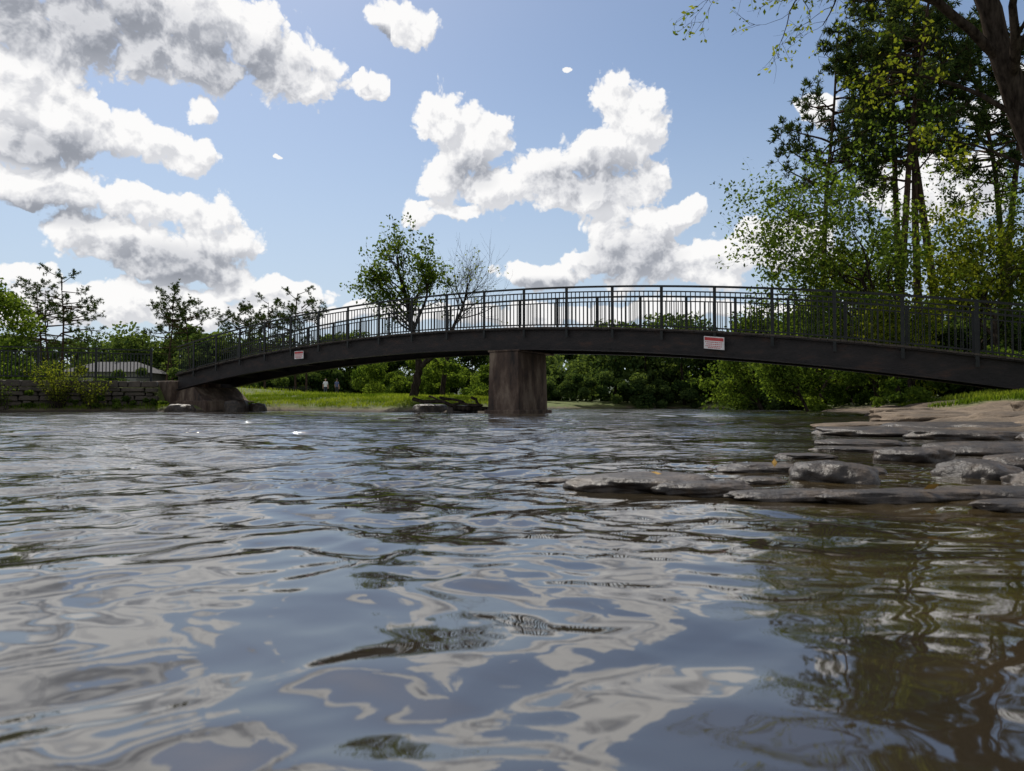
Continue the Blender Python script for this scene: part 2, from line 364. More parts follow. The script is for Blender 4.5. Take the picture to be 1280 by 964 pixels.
# ------------------------------------------------------------ left bank: wall, fence, building
WA=np.array([-14.2,28.3]); WB=np.array([-34,20.6])
def fence(name,A,B,hgt,zf,post=1.9,gap=.12,th=.026):
    mb=MB(); L=np.linalg.norm(B-A); d=(B-A)/L; n=np.array([-d[1],d[0]])
    def bx(a,b,o0,o1,z0,z1):
        P=lambda s,o,z:(A[0]+d[0]*s+n[0]*o,A[1]+d[1]*s+n[1]*o,z)
        mb.corners([P(a,o0,z0),P(b,o0,z0),P(b,o1,z0),P(a,o1,z0),P(a,o0,z1),P(b,o0,z1),P(b,o1,z1),P(a,o1,z1)])
    s=0
    while s<L:
        q=A+d*s; z=zf(q[0],q[1]); bx(s-.04,s+.04,-.04,.04,z-.2,z+hgt+.06)
        e=min(s+post,L)
        for zz in (.10,hgt-.17,hgt-.02): bx(s+.041,e-.041,-.02,.02,z+zz,z+zz+.045)
        x=s+gap
        while x<e-.06: bx(x-th/2,x+th/2,-.012,.012,z+.146,z+hgt-.172); x+=gap
        s+=post
    return mb.obj(name,[M_rail])
fence('metal_fence',WA,WB,1.2,lambda x,y:1.2,th=.034)
mb=MB(); L=np.linalg.norm(WB-WA); d=(WB-WA)/L; n=np.array([-d[1],d[0]])
if n[1]>0: n=-n
z=-.1
while z<1.1:
    hh=R.uniform(.14,.28); hh=min(hh,1.2-z); s=-R.uniform(0,.4)
    while s<L:
        l=R.uniform(.25,.85); o=R.uniform(0,.14); e_=R.uniform(-.02,.02,4)
        P=lambda s,o,z:(WA[0]+d[0]*s+n[0]*o,WA[1]+d[1]*s+n[1]*o,z)
        mb.corners([P(s,-.45,z),P(s+l-.02,-.45,z),P(s+l-.02,.12+o,z+e_[0]),P(s,.12+o,z+e_[1]),P(s,-.45,z+hh-.02),P(s+l-.02,-.45,z+hh-.02),P(s+l-.05,.08+o,z+hh-.02+e_[2]),P(s+.03,.08+o,z+hh-.02+e_[3])])
        s+=l
    z+=hh
w=mb.obj('stone_wall',[M_wall]); bv=w.modifiers.new('b','BEVEL'); bv.width=.03; bv.segments=2
M_side=surf_mat('siding',[(.3,(.16,.16,.155)),(.7,(.26,.25,.24))],scale=1,rough=.9); M_roof=surf_mat('shingles',[(.3,(.045,.047,.05)),(.7,(.10,.10,.105))],scale=6,rough=.95)
M_glass=surf_mat('window_glass',[(.3,(.02,.025,.03)),(.7,(.04,.045,.05))],scale=1,rough=.15,bump=0)
bld=empty('park_building')
bx0,bx1,by0,by1,bz=-56,-47,90,98,1.8
mb=MB(); mb.box(bx0,bx1,by0,by1,bz-.6,bz+2.7); mb.obj('walls',[M_side],bld)
mb=MB(); e=.7; zr=bz+2.703
ym=(by0+by1)/2
mb.corners([(bx0-e,by0-e,zr),(bx1+e,by0-e,zr),(bx1+e,by1+e,zr),(bx0-e,by1+e,zr),(bx0+2,ym-.1,zr+1.5),(bx1-2,ym-.1,zr+1.5),(bx1-2,ym+.1,zr+1.5),(bx0+2,ym+.1,zr+1.5)]); mb.obj('roof',[M_roof],bld)
mb=MB(); fr=MB()
for k in range(3):
    x=bx0+1.2+k*2.65
    fr.box(x-.08,x+1.28,by0-.05,by0-.003,bz+.82,bz+2.18); mb.box(x,x+1.2,by0-.08,by0-.053,bz+.9,bz+2.1)
mb.obj('windows',[M_glass],bld); fr.obj('window_frames',[M_white],bld)
fence('metal_fence',np.array([-34.,84.]),np.array([-22.6,81.]),1.2,lambda x,y:gz(x,y),post=2.4,gap=.3,th=.05)

# ------------------------------------------------------------ trees
def norm(v): return v/(np.linalg.norm(v)+1e-9)
def grow(mb,rng,p,d,L,r,lv,mx,P):
    n=P.get('seg',5); pts=[p.copy()]; rad=[r]; dirs=[d.copy()]
    for i in range(n):
        d=norm(d+rng.normal(size=3)*P['wob']+np.array([0,0,P['trop']*(1 if lv>0 else .3)]))
        p=p+d*L/n; pts.append(p.copy()); rad.append(r*(1-.62*(i+1)/n)); dirs.append(d.copy())
    mb.tube(pts,rad,7 if r>.08 else (5 if r>.02 else 3))
    if lv<mx:
        k=P['kids'][lv]
        for j in range(k):
            t=rng.uniform(P.get('t0',.35) if lv==0 else .2,1.0); 
            if j==0: t=1.0
            i=min(int(t*n),n-1); f=t*n-i; q=pts[i]*(1-f)+pts[i+1]*f; dd=dirs[min(i+1,n)]
            side=norm(np.cross(dd,rng.normal(size=3)))
            ang=rng.uniform(.35,.95) if j else rng.uniform(.05,.35)
            nd=norm(dd*math.cos(ang)+side*math.sin(ang)+P.get('bias',np.zeros(3)))
            grow(mb,rng,q,nd,L*rng.uniform(.5,.8)*(1 if lv else P.get('l1',.75)),max(rad[i]*rng.uniform(.4,.62),.004),lv+1,mx,P)
    if lv>=mx-P.get('ll',1)+0 and P['leaf']>0:
        k=rng.poisson(P['leaf']*(1 if lv==mx else .4))
        if k>0:
            A=np.array(pts); t=rng.uniform(.3,1,k)*n; i=np.minimum(t.astype(int),n-1); f=(t-i)[:,None]
            C=A[i]*(1-f)+A[i+1]*f+rng.normal(size=(k,3))*P['spread']
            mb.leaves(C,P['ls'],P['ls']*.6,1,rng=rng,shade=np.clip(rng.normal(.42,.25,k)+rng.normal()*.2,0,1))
def dtree(name,x,y,H,seed,lm=M_leafA,mx=4,lean=(0,0),**kw):
    rng=np.random.default_rng(seed)
    P=dict(wob=.16,trop=.06,kids=[7,5,4,4],leaf=10,spread=.15,ls=.18,ll=1); P.update(kw)
    mb=MB(); z=gz(x,y)-.1
    grow(mb,rng,np.array([0,0,0.]),norm(np.array([lean[0],lean[1],1.])),H*P.get('th',.55),H*.014+.03,0,mx,P)
    o=mb.obj(name,[M_bark,lm]); o.location=(x,y,z); return o
def pine(name,x,y,H,seed,crown=.5,spread=1.0,dn=2.6):
    rng=np.random.default_rng(seed); mb=MB(); z=gz(x,y)-.1
    n=12; pts=[];d=np.array([rng.normal()*.02,rng.normal()*.02,1.]);p=np.zeros(3)
    for i in range(n+1): pts.append(p.copy()); d=norm(d+rng.normal(size=3)*[.025,.025,0]); p=p+d*H/n
    rad=[(H*.0085+.05)*(1-.85*i/n) for i in range(n+1)]
    mb.tube(pts,rad,8); pts=np.array(pts)
    nb=int(H*dn)
    C=[];D=[];SH=[]
    for j in range(nb):
        t=1-crown*rng.random()**.8; t=min(t,.995)
        q=np.array([np.interp(t*n,range(n+1),pts[:,k]) for k in range(3)])
        rel=(1-t)/crown; bl=(.5+2.6*math.sin(min(rel*1.5+.25,1.7)))*spread*rng.uniform(.5,1.1)
        if rel>.75 and rng.random()<.5: continue
        a=rng.uniform(0,2*math.pi); bd=norm(np.array([math.cos(a),math.sin(a),.35-.5*rel+rng.normal()*.12]))
        bpnt=[q]; dd=bd.copy()
        for i in range(5): dd=norm(dd+rng.normal(size=3)*.12+np.array([0,0,.06])); bpnt.append(bpnt[-1]+dd*bl/5)
        mb.tube(bpnt,[.05*(1-.16*i)*(bl/2.5+.3) for i in range(6)],4)
        for i in range(3,6):
            for kk in range(3 if i<5 else 4):
                sd=norm(np.cross(dd,rng.normal(size=3))+dd*.7+np.array([0,0,.25])); l=rng.uniform(.25,.75)*min(1,bl/1.8)
                e=bpnt[i]+sd*l; mb.tube([bpnt[i],(bpnt[i]+e)/2+rng.normal(size=3)*.03,e],[.016,.012,.008],3)
                for g in range(2):
                    c=bpnt[i]+sd*l*(1-.45*g); v=rng.normal(size=(12,3)); v/=np.linalg.norm(v,axis=1)[:,None]; v=v+sd*.7+np.array([0,0,.25])
                    v/=np.linalg.norm(v,axis=1)[:,None]
                    C.append(c+v*.13); D.append(v)
    for j in range(7):
        t=rng.uniform(.2,1-crown*.9); q=np.array([np.interp(t*n,range(n+1),pts[:,k]) for k in range(3)])
        a=rng.uniform(0,6.28); e=q+np.array([math.cos(a),math.sin(a),rng.uniform(-.2,.3)])*rng.uniform(.5,1.5)
        mb.tube([q,(q+e)/2+rng.normal(size=3)*.05,e],[.03,.02,.006],3)
    C=np.concatenate(C); D=np.concatenate(D)
    mb.leaves(C,.30,.06,1,rng=rng,dirs=D)
    o=mb.obj(name,[M_pbark,M_leafP]); o.location=(x,y,z); return o
def inst(src,name,x,y,sc,rot):
    o=link(bpy.data.objects.new(name,src.data)); o.location=(x,y,gz(x,y)-.1); o.scale=(sc,)*3; o.rotation_euler=(0,0,rot); return o

pa=pine('pine_tree',16.2,38,19.5,1,.60,1.1,3.4); pb=pine('pine_tree',19.2,36,22,2,.48,.95,2.6)
inst(pa,'pine_tree',20.7,36.5,1.15,2.0); inst(pb,'pine_tree',22.3,37,1.12,4.0); inst(pb,'pine_tree',25.5,38,1.0,1.0); inst(pa,'pine_tree',28.5,41,1.15,3.3)
inst(pb,'pine_tree',24,44,1.15,5.3)
da=dtree('deciduous_tree',15.0,28,9.8,11,M_leafA,bias=np.array([-.07,0,0]),kids=[9,6,5,4],th=.58,leaf=8,wob=.2,ls=.17)
dtree('deciduous_tree',18.6,27,8.0,12,M_leafY,kids=[8,6,5,4],leaf=6,wob=.2)
dtree('deciduous_tree',12.9,31,7.0,13,M_leafA,kids=[8,6,5,3],bias=np.array([-.12,0,-.02]),t0=.15,leaf=10,wob=.2)
dtree('deciduous_tree',12.6,36,6.4,19,M_leafA,kids=[8,6,5,3],bias=np.array([-.10,0,-.02]),t0=.15,leaf=10,wob=.2)
inst(da,'deciduous_tree',21.5,33,.85,2.2)
dtree('deciduous_tree',16.8,33,7.5,15,M_leafY,kids=[8,6,5,3],t0=.2,leaf=8)
dtree('deciduous_tree',14.2,25.5,4.2,16,M_leafY,kids=[7,5,4,3],t0=.1,bias=np.array([-.1,0,-.05]),leaf=11,ls=.15)
dtree('deciduous_tree',11.8,28.5,3.4,17,M_leafA,kids=[7,5,4,3],t0=.05,bias=np.array([-.22,0,-.12]),lean=(-.5,0),leaf=12,ls=.14)
def custom(name,loc,stems,seed,P,mats):
    rng=np.random.default_rng(seed); mb=MB()
    for pts,r0,r1,kids,L in stems:
        pts=np.array(pts,float); n=len(pts); t=np.linspace(0,n-1,(n-1)*4+1)
        Q=np.stack([np.interp(t,range(n),pts[:,k]) for k in range(3)],1)
        for _ in range(2): Q[1:-1]=(Q[:-2]+2*Q[1:-1]+Q[2:])/4
        Q[1:-1]+=rng.normal(size=Q[1:-1].shape)*r0*.12
        rr=np.linspace(r0,r1,len(Q)); mb.tube(Q,rr,8)
        for j in range(kids):
            f=rng.uniform(P.get('k0',.3),1) if j else 1.; i=min(int(f*(len(Q)-1)),len(Q)-2); dd=norm(Q[i+1]-Q[i]); side=norm(np.cross(dd,rng.normal(size=3)))
            a=rng.uniform(.5,1.1) if j else .1
            grow(mb,rng,Q[i],norm(dd*math.cos(a)+side*math.sin(a)+P.get('kb',np.zeros(3))),L*rng.uniform(.6,1.1)*(1.25-.6*f),rr[i]*.5,1,P['mx'],P)
    o=mb.obj(name,mats); o.location=loc; return o
zt=gz(-4.2,30)-.1
custom('small_tree',(-4.2,30,zt),[([(0,0,0),(.25,0,.8),(.35,0,1.5),(.1,0,2.6),(-.1,0,3.8),(-.5,0,5.2),(-.6,0,6.0)],.19,.04,20,1.9),([(.1,0,3.2),(-.8,0,4.2),(-1.4,0,4.9)],.07,.03,8,1.2),([(.1,0,3.0),(.6,.3,4.3),(.7,.3,5.3)],.07,.03,8,1.3),([(.35,0,1.4),(.9,.2,1.9),(1.0,.1,1.7)],.12,.07,2,.7)],21,
  dict(wob=.18,trop=.04,kids=[0,5,4,4],leaf=5.5,spread=.10,ls=.15,ll=1,mx=3,k0=.45),[M_bark,M_leafA])
custom('bare_tree',(-3.0,31,zt),[([(0,0,0),(.1,0,1.5),(.4,0,3),(.9,0,4.1),(1.1,0,5.0)],.12,.03,18,2.1),],22,
  dict(wob=.14,trop=.08,kids=[0,6,5,3],leaf=.5,spread=.08,ls=.10,ll=1,mx=3,k0=.45),[M_bark,M_leafY])
zt=gz(10.2,12.2)-.1
custom('overhanging_tree',(10.2,12.2,zt),[
  ([(0,0,0),(-.5,0,2.2),(-1.3,0,4.5),(-1.9,0,6.2),(-2.2,0,8.2),(-2.3,.2,10)],.26,.12,6,2.6),
  ([(-1.75,0,5.8),(-3.0,-.2,6.8),(-4.2,-.4,7.0),(-5.4,-.3,6.95),(-6.7,-.4,6.75)],.085,.012,11,1.1),
  ([(-2.1,0,7.0),(-3.2,-.6,7.7),(-4.8,-1,7.6),(-6.4,-1.2,7.2)],.08,.012,10,1.3),
  ([(-1.4,0,4.8),(-2.2,.3,5.5),(-3.2,.5,5.9),(-3.9,.5,5.8)],.05,.01,7,.9),
  ([(-1.0,0,3.8),(-1.7,.5,4.5),(-2.5,.6,4.7)],.035,.01,5,.6),
  ],23,dict(wob=.20,trop=-.01,kids=[0,4,4,3],leaf=3.2,spread=.06,ls=.085,ll=1,mx=3,k0=.3),[M_bark,M_leafY])

def mass(name,items,leaf,ls,dens,seed,trunks=True,dk=0.):
    rng=np.random.default_rng(seed); mb=MB()
    for (x,y,H,W) in items:
        z=gz(x,y); k=int(dens*W*H)
        nb=max(6,int(H*W/4)); c=np.stack([rng.uniform(-.45,.45,nb)*W,rng.uniform(-.35,.35,nb)*W,H*rng.uniform(.04,.86,nb)],1)
        sh=1-.55*np.abs(c[:,2]/H-.35); c[:,:2]*=sh[:,None]
        rr=rng.uniform(.13,.24,nb)*min(W,H*1.1)
        i=rng.integers(0,nb,k); v=rng.normal(size=(k,3)); v/=np.linalg.norm(v,axis=1)[:,None]
        q=c[i]+v*(rr[i]*rng.uniform(.25,1.12,k)**.6)[:,None]*np.array([1.15,1.15,.85])
        q[:,2]=np.abs(q[:,2])
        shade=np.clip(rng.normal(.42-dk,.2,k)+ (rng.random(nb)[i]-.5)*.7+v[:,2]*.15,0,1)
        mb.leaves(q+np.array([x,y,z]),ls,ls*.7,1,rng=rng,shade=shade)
        if trunks: mb.tube([(x,y,z-.2),(x+rng.normal()*.3,y,z+H*.4),(x+rng.normal()*.5,y,z+H*.8)],[.02*H,.015*H,.006*H],5)
    return mb.obj(name,[M_bark,leaf])
it=[]
for k in range(52):
    x=-48+k*2.0+R.normal()*.8; it.append((x,98+R.uniform(-4,10),R.uniform(7.2,9.4)+ (1.5 if x<-38 else 0),R.uniform(5,8)))
mass('distant_trees',it,M_leafD,.48,48,5)
it=[(-95+k*3.1+R.normal(),106+R.uniform(-6,12),R.uniform(8,10.5),R.uniform(6,9)) for k in range(20)]
mass('distant_trees',it,M_leafD,.55,34,6)
it=[(10+k*2.2+R.normal(),84+R.uniform(-6,8)-k*.8,R.uniform(8.5,12),R.uniform(6,9)) for k in range(32)]
mass('distant_trees',it,M_leafD,.5,34,7)
it=[(-36+k*2.1+R.normal()*.4,91+R.uniform(-1,2),R.uniform(3.4,5),4.5) for k in range(20)]
mass('hedge_shrubs',it,M_leafD,.3,130,45,False,dk=.15)
it=[(x,y,R.uniform(1.7,2.6),R.uniform(2.6,4)) for x,y in [(-7.5,42),(-5,40),(-2.5,39),(-.6,38),(-1.5,44),(-4.5,46),(-9.4,50),(.2,48),(-.5,56),(-7,58),(-3,62),(-11,62)]]
mass('riverside_shrubs',it,M_leafA,.15,380,8,False)
it=[(3+k*2.1,80+R.uniform(-.5,2),R.uniform(2.6,4.2),3.8) for k in range(11)]
mass('riverside_shrubs',it,M_leafD,.25,200,14,False)
it=[]
for k in range(30):
    f=k/29; x=13.5+f*10+R.uniform(-.5,1.5); y=44-f*18+R.uniform(0,5); it.append((x+.8,y,R.uniform(2.6,5.0),R.uniform(3,4.5)))
it+=[(22.5,62,6,5),(21.5,56,6,5),(20,52,5.5,5),(24,70,7,6),(18,48,5,4.5),(26,66,8,6),(17,44,5,4.5)]
mass('riverside_shrubs',it,M_leafD,.19,230,9,False,dk=.05)
it=[(13.3,26.8,1.7,2.4),(14.4,24.5,1.6,2.6),(12.8,24.3,1.0,1.6),(16.2,24.3,2.2,2.8),(18.5,23,2.4,3),(12.3,29,1.8,2.6),(13.8,33,2.4,3.4),(16,36.5,2.2,3.6),(15.5,21.5,1.5,2.5),(17.5,20,1.6,3)]
mass('riverside_shrubs',it,M_leafA,.13,420,10,False)
it=[(-14.6,28.0,.5,1.0),(-15.4,27.6,.6,1.2),(-16.4,27.2,.45,1.0),(-18.0,26.6,.6,1.3),(-19.4,26.0,.5,1.4),(-20.6,25.6,.6,1.3),(-13.7,28.1,.35,.8)]
mass('bank_shrubs',it,M_leafA,.09,900,11,False)
pl=pine('pine_tree',-47,75,12.6,31,.5,1.4,1.9); pl2=pine('pine_tree',-37.5,78,11.2,33,.45,1.4,1.9)
for j,(x,y,s,rt) in enumerate([(-35.8,80,.92,2.4),(-54,84,1.0,4.),(-31,84,.9,5.1),(-28.2,82,.87,.4),(-40.5,86,.85,3.1),(-26.5,88,1.05,2.9),(-24.6,86,1.0,1.9),(-51,78,.95,5.6),(-33.3,88,.95,1.5)]): inst(pl if j%2 else pl2,'pine_tree',x,y,s,rt)
mass('broadleaf_tree',[(-38.2,52,8.4,6.5)],M_leafA,.26,120,41)
mass('broadleaf_tree',[(-23,97,11.4,8)],M_leafA,.35,100,42)
mass('broadleaf_tree',[(-19,98,9.8,7)],M_leafA,.35,100,43)
it=[(-24,54,1.9,4),(-27,52,2.0,4),(-31,54,2.2,4.5),(-21,56,1.9,4),(-36,56,2.6,5)]
mass('hedge_shrubs',it,M_leafD,.22,200,44,False)
def shrub(name,x,y,H,n,seed,mat,zo=0):
    rng=np.random.default_rng(seed); mb=MB()
    for k in range(n):
        a=rng.uniform(0,6.28); d=norm(np.array([math.cos(a)*.35,math.sin(a)*.35,1.])); p=np.array([rng.normal()*.12,rng.normal()*.12,0])
        pts=[p]
        for i in range(6): d=norm(d+rng.normal(size=3)*.1+np.array([math.cos(a),math.sin(a),0])*.06); pts.append(pts[-1]+d*H*rng.uniform(.7,1.05)/6)
        mb.tube(pts,[.012*(1-.13*i) for i in range(7)],3)
        A=np.array(pts); t=rng.uniform(1,6,60); i=np.minimum(t.astype(int),5); f=(t-i)[:,None]
        mb.leaves(A[i]*(1-f)+A[i+1]*f+rng.normal(size=(60,3))*.07,.085,.03,1,rng=rng)
    o=mb.obj(name,[M_bark,mat]); o.location=(x,y,gz(x,y)-.03); return o
shrub('willow_shrub',-17.0,26.9,2.2,44,51,M_leafY); shrub('willow_shrub',-15.9,27.3,1.4,20,52,M_leafY); shrub('willow_shrub',-18.8,26.4,1.3,16,53,M_leafA)
rng=np.random.default_rng(77); mb=MB()
def grass(x0,x1,y0,y1,n,h,zmin=.14):
    x=rng.uniform(x0,x1,n); y=rng.uniform(y0,y1,n); z=height(x,y)
    k=(z>zmin)&(fbm(x*.8,y*.8,3,71)>-.22)
    if x0>2: k&=(rmask(x,y,z)<.4)
    if x1<-13: k&=(z<.6)
    x,y,z=x[k],y[k],z[k]; m_=len(x)
    u=np.stack([rng.normal(size=m_)*.35,rng.normal(size=m_)*.35,np.ones(m_)],1)
    mb.leaves(np.stack([x,y,z+h*.4],1),h,.022,0,rng=rng,dirs=u,shade=np.clip(.5+fbm(x*.6,y*.6,3,72)*1.4+rng.normal(size=m_)*.15,0,1))
grass(-12,1,23,34,42000,.16); grass(-14,1,34,60,20000,.22); grass(-24,-13.4,25,28.6,12000,.18,.05); grass(6,16,9,24,70000,.13)
mb.obj('bank_grass',[M_grass])
mb=MB()
for (a,b_,r_) in [((-3.3,24.3,.42),(-.9,22.0,.20),.07),((-2.4,23.9,.5),(-1.0,22.9,.25),.05),((-1.9,22.6,.12),(.6,22.3,.16),.09),((-2.9,24.9,.55),(-1.7,22.7,.15),.04),((-1.3,23.4,.5),(-.9,22.2,.1),.05)]:
    a=np.array(a);b_=np.array(b_); t=np.linspace(0,1,8)[:,None]; P_=a*(1-t)+b_*t+R.normal(size=(8,3))*.03
    mb.tube(P_,np.linspace(r_,r_*.5,8),7)
mb.obj('driftwood',[M_bark])

# ------------------------------------------------------------ people
M_skin=surf_mat('skin',[(.3,(.42,.25,.18)),(.7,(.5,.31,.23))],scale=3,rough=.6,bump=.02); M_hair=surf_mat('hair',[(.3,(.02,.014,.01)),(.7,(.05,.03,.02))],scale=30,rough=.7)
def cloth(n,c): return surf_mat(n,[(.3,tuple(k*.8 for k in c)),(.7,c)],scale=6,rough=.9,bump=.2)
def person(name,x,y,rot,shirt,pants,stride,seed):
    root=empty(name); root.location=(x,y,gz(x,y)); root.rotation_euler=(0,0,rot)
    def skin(nm,J,E,mats,rad,matf):
        me=bpy.data.meshes.new(nm); me.from_pydata(J,E,[]); ob=link(bpy.data.objects.new(nm,me))
        sk=ob.modifiers.new('s','SKIN'); ss=ob.modifiers.new('u','SUBSURF'); ss.levels=2
        for i,rr in enumerate(rad): me.skin_vertices[0].data[i].radius=(rr[0],rr[1]) if isinstance(rr,tuple) else (rr,rr)
        me.skin_vertices[0].data[0].use_root=True
        dg=bpy.context.evaluated_depsgraph_get(); dg.update(); m2=bpy.data.meshes.new_from_object(ob.evaluated_get(dg)); 
        bpy.data.objects.remove(ob); o2=link(bpy.data.objects.new(nm,m2),root)
        m2.materials.clear()
        for mm in mats: m2.materials.append(mm)
        for p_ in m2.polygons: p_.material_index=matf(p_.center); p_.use_smooth=True
        return o2
    s=stride
    J=[(0,0,.95),(0,0,1.12),(0,0,1.32),(0,.0,1.45),(0,.01,1.53),
       (.09,0,.90),(.10,s*.5,.50),(.10,s,.08),(.11,s-.14,.03),
       (-.09,0,.90),(-.10,-s*.2,.50),(-.10,-s,.09),(-.11,-s-.14,.03),
       (.17,0,1.40),(.22,.02,1.12),(.23,-.06-s*.3,.88),(.23,-.08-s*.3,.80),
       (-.17,0,1.40),(-.22,.02,1.12),(-.23,-.06+s*.3,.88),(-.23,-.08+s*.3,.80)]
    E=[(0,1),(1,2),(2,3),(3,4),(0,5),(5,6),(6,7),(7,8),(0,9),(9,10),(10,11),(11,12),(2,13),(13,14),(14,15),(15,16),(2,17),(17,18),(18,19),(19,20)]
    rad=[(.15,.11),(.14,.10),(.16,.11),.06,.05,.095,.065,.045,.04,.095,.065,.045,.04,.065,.045,.033,.03,.065,.045,.033,.03]
    for b0,sg in ((16,1),(20,-1)):
        bx,by,bz_=J[b0]
        for f in range(4):
            i=len(J); J.append((bx,by+(f-1.5)*.02,bz_-.05)); J.append((bx-sg*.01,by+(f-1.5)*.022,bz_-.09)); E+= [(b0,i),(i,i+1)]; rad+=[.010,.008]
        i=len(J); J.append((bx,by-.045,bz_-.01)); J.append((bx-sg*.01,by-.06,bz_-.05)); E+=[(b0,i),(i,i+1)]; rad+=[.011,.009]
    def mf(c):
        if c.z>1.47: return 2
        if abs(c.x)>.17 and c.z<1.18: return 2
        if c.z>.94: return 0
        if c.z<.07: return 3
        return 1
    skin('body',J,E,[shirt,pants,M_skin,M_hair],rad,mf)
    import bmesh
    bm=bmesh.new(); bmesh.ops.create_uvsphere(bm,u_segments=20,v_segments=14,radius=1)
    for v in bm.verts:
        c=v.co; w=.078*(1-.22*max(0,-c.z)); v.co=(c.x*w,c.y*.095+(-.02 if c.z<-.3 and c.y<0 else 0),c.z*.118+1.64)
    for v in bm.verts:
        if abs(v.co.x)<.014 and v.co.y<-.08 and abs(v.co.z-1.625)<.02: v.co.y-=.02
    me=bpy.data.meshes.new('head'); bm.to_mesh(me); bm.free(); me.materials.append(M_skin); me.materials.append(M_hair)
    for p_ in me.polygons:
        c=p_.center; p_.use_smooth=True
        if c.z>1.70 or (c.y>.01 and c.z>1.58): p_.material_index=1
        elif abs(c.z-1.645)<.008 and .02<abs(c.x)<.045 and c.y<-.05: p_.material_index=1
    link(bpy.data.objects.new('head',me),root)
    return root
person('person',-18.4,71,math.radians(20),cloth('shirt_light',(.75,.75,.77)),cloth('trousers_a',(.05,.06,.09)),.14,1)
person('person',-17.4,71.5,math.radians(160),cloth('shirt_dark',(.10,.12,.22)),cloth('trousers_b',(.03,.03,.035)),.08,2)

# ------------------------------------------------------------ sky with cumulus (azimuth / elevation based)
w=bpy.data.worlds.new('sky'); scene.world=w; w.use_nodes=True; nt=w.node_tree
for n in list(nt.nodes): nt.nodes.remove(n)
SUN_EL=math.radians(52); SUN_AZ=math.radians(-28)
sky=N(nt,'ShaderNodeTexSky',sky_type='NISHITA',sun_disc=False,sun_elevation=SUN_EL,sun_rotation=SUN_AZ,air_density=1.0,dust_density=.7,ozone_density=1.5)
def ae(u,v): return math.atan(u),math.atan(v/math.sqrt(1+u*u))
HZ=(640,392,480,18)
left=[(90,15,200,85),(250,40,150,75),(370,90,75,48),(0,90,110,60),(-120,60,140,120),
 (90,150,140,45),(210,185,66,30),(20,165,90,40),(248,138,28,16),
 (50,228,120,34),(180,250,90,32),(270,285,70,48),(130,300,110,40),(30,345,70,28),(200,325,120,36),
 (350,365,110,24),(200,380,190,34),(60,390,160,30),
 (466,110,30,22),(448,90,14,10),(505,25,50,30),(343,191,7,4),HZ]
right=[(505,25,50,30),
 (545,140,40,36),(580,180,58,52),(618,165,34,34),(605,230,44,38),(555,215,36,40),(535,258,36,18),(575,260,40,14),
 (778,115,44,42),(800,155,46,46),(760,195,66,44),(700,215,66,42),(800,212,50,38),(650,230,38,30),(740,240,100,28),
 (790,285,74,50),(860,262,44,20),(800,325,74,48),(735,322,50,28),(680,345,84,20),(715,90,9,5),(890,330,70,40),
 (980,300,80,40),(1030,130,50,24),(1180,230,130,50),(1290,120,110,60),HZ]
def vm(nt,op,a,b=None,c=None):
    n=nt.nodes.new('ShaderNodeVectorMath'); n.operation=op
    for i,v in enumerate((a,b,c)):
        if v is None: continue
        if isinstance(v,bpy.types.NodeSocket): nt.links.new(v,n.inputs[i])
        else: n.inputs[i].default_value=v
    return n
def blobfield(g,vec,lst,mul):
    last=None
    for (x,y,rx,ry) in lst:
        u=(x-640)/900; v=(508-y)/900; a0,e0=ae(u,v)
        ra=rx/900/(1+u*u)*mul; re=ry/900/math.sqrt(1+u*u)*mul
        q=vm(g,'MULTIPLY_ADD',vec,(1/ra,1/re,0.0),(-a0/ra,-e0/re,0.0)).outputs[0]
        l=vm(g,'LENGTH',q).outputs['Value']
        last=l if last is None else math_(g,'SMOOTH_MIN',last,l,.15)
    return math_(g,'SUBTRACT',1.0,last)
def cgroup(name,lst):
    g=bpy.data.node_groups.new(name,'ShaderNodeTree')
    g.interface.new_socket('P',in_out='INPUT',socket_type='NodeSocketVector'); g.interface.new_socket('D',in_out='OUTPUT',socket_type='NodeSocketFloat')
    gi=N(g,'NodeGroupInput'); go=N(g,'NodeGroupOutput'); pin=gi.outputs[0]
    nz=N(g,'ShaderNodeTexNoise',{'Vector':pin,'Scale':13.0,'Detail':5.0,'Roughness':.56})
    off=vm(g,'SUBTRACT',nz.outputs['Color'],(.5,.5,.5)).outputs[0]
    pd=vm(g,'MULTIPLY_ADD',off,(.07,.058,0.0),pin).outputs[0]
    dens=math_(g,'MULTIPLY',blobfield(g,pd,lst,1.32),1.2)
    dens=math_(g,'MINIMUM',dens,.75)
    vo=N(g,'ShaderNodeTexVoronoi',{'Vector':vm(g,'MULTIPLY_ADD',off,(.04,.04,0.),pin).outputs[0],'Scale':22.0,'Detail':3.0,'Roughness':.55,'Lacunarity':2.3},feature='F1')
    dens=math_(g,'ADD',dens,math_(g,'MULTIPLY',math_(g,'SUBTRACT',.45,vo.outputs['Distance']),.48))
    g.links.new(dens,go.inputs[0]); return g
GL=cgroup('cloud_density_a',left); GR=cgroup('cloud_density_b',right)
tc=N(nt,'ShaderNodeTexCoord'); sx=N(nt,'ShaderNodeSeparateXYZ',{0:tc.outputs['Generated']})
az=math_(nt,'ARCTAN2',sx.outputs[0],sx.outputs[1]); el=math_(nt,'ARCSINE',sx.outputs[2])
pv=N(nt,'ShaderNodeCombineXYZ',{0:az,1:el}).outputs[0]
hz=N(nt,'ShaderNodeMapRange',{0:el,1:.0,2:.48,3:.8,4:.04},interpolation_type='SMOOTHSTEP').outputs[0]
SK=mixc(nt,hz,sky.outputs[0],(5.0,5.9,7.0))
def grp(g,v):
    n=nt.nodes.new('ShaderNodeGroup'); n.node_tree=g; nt.links.new(v,n.inputs[0]); return n.outputs[0]
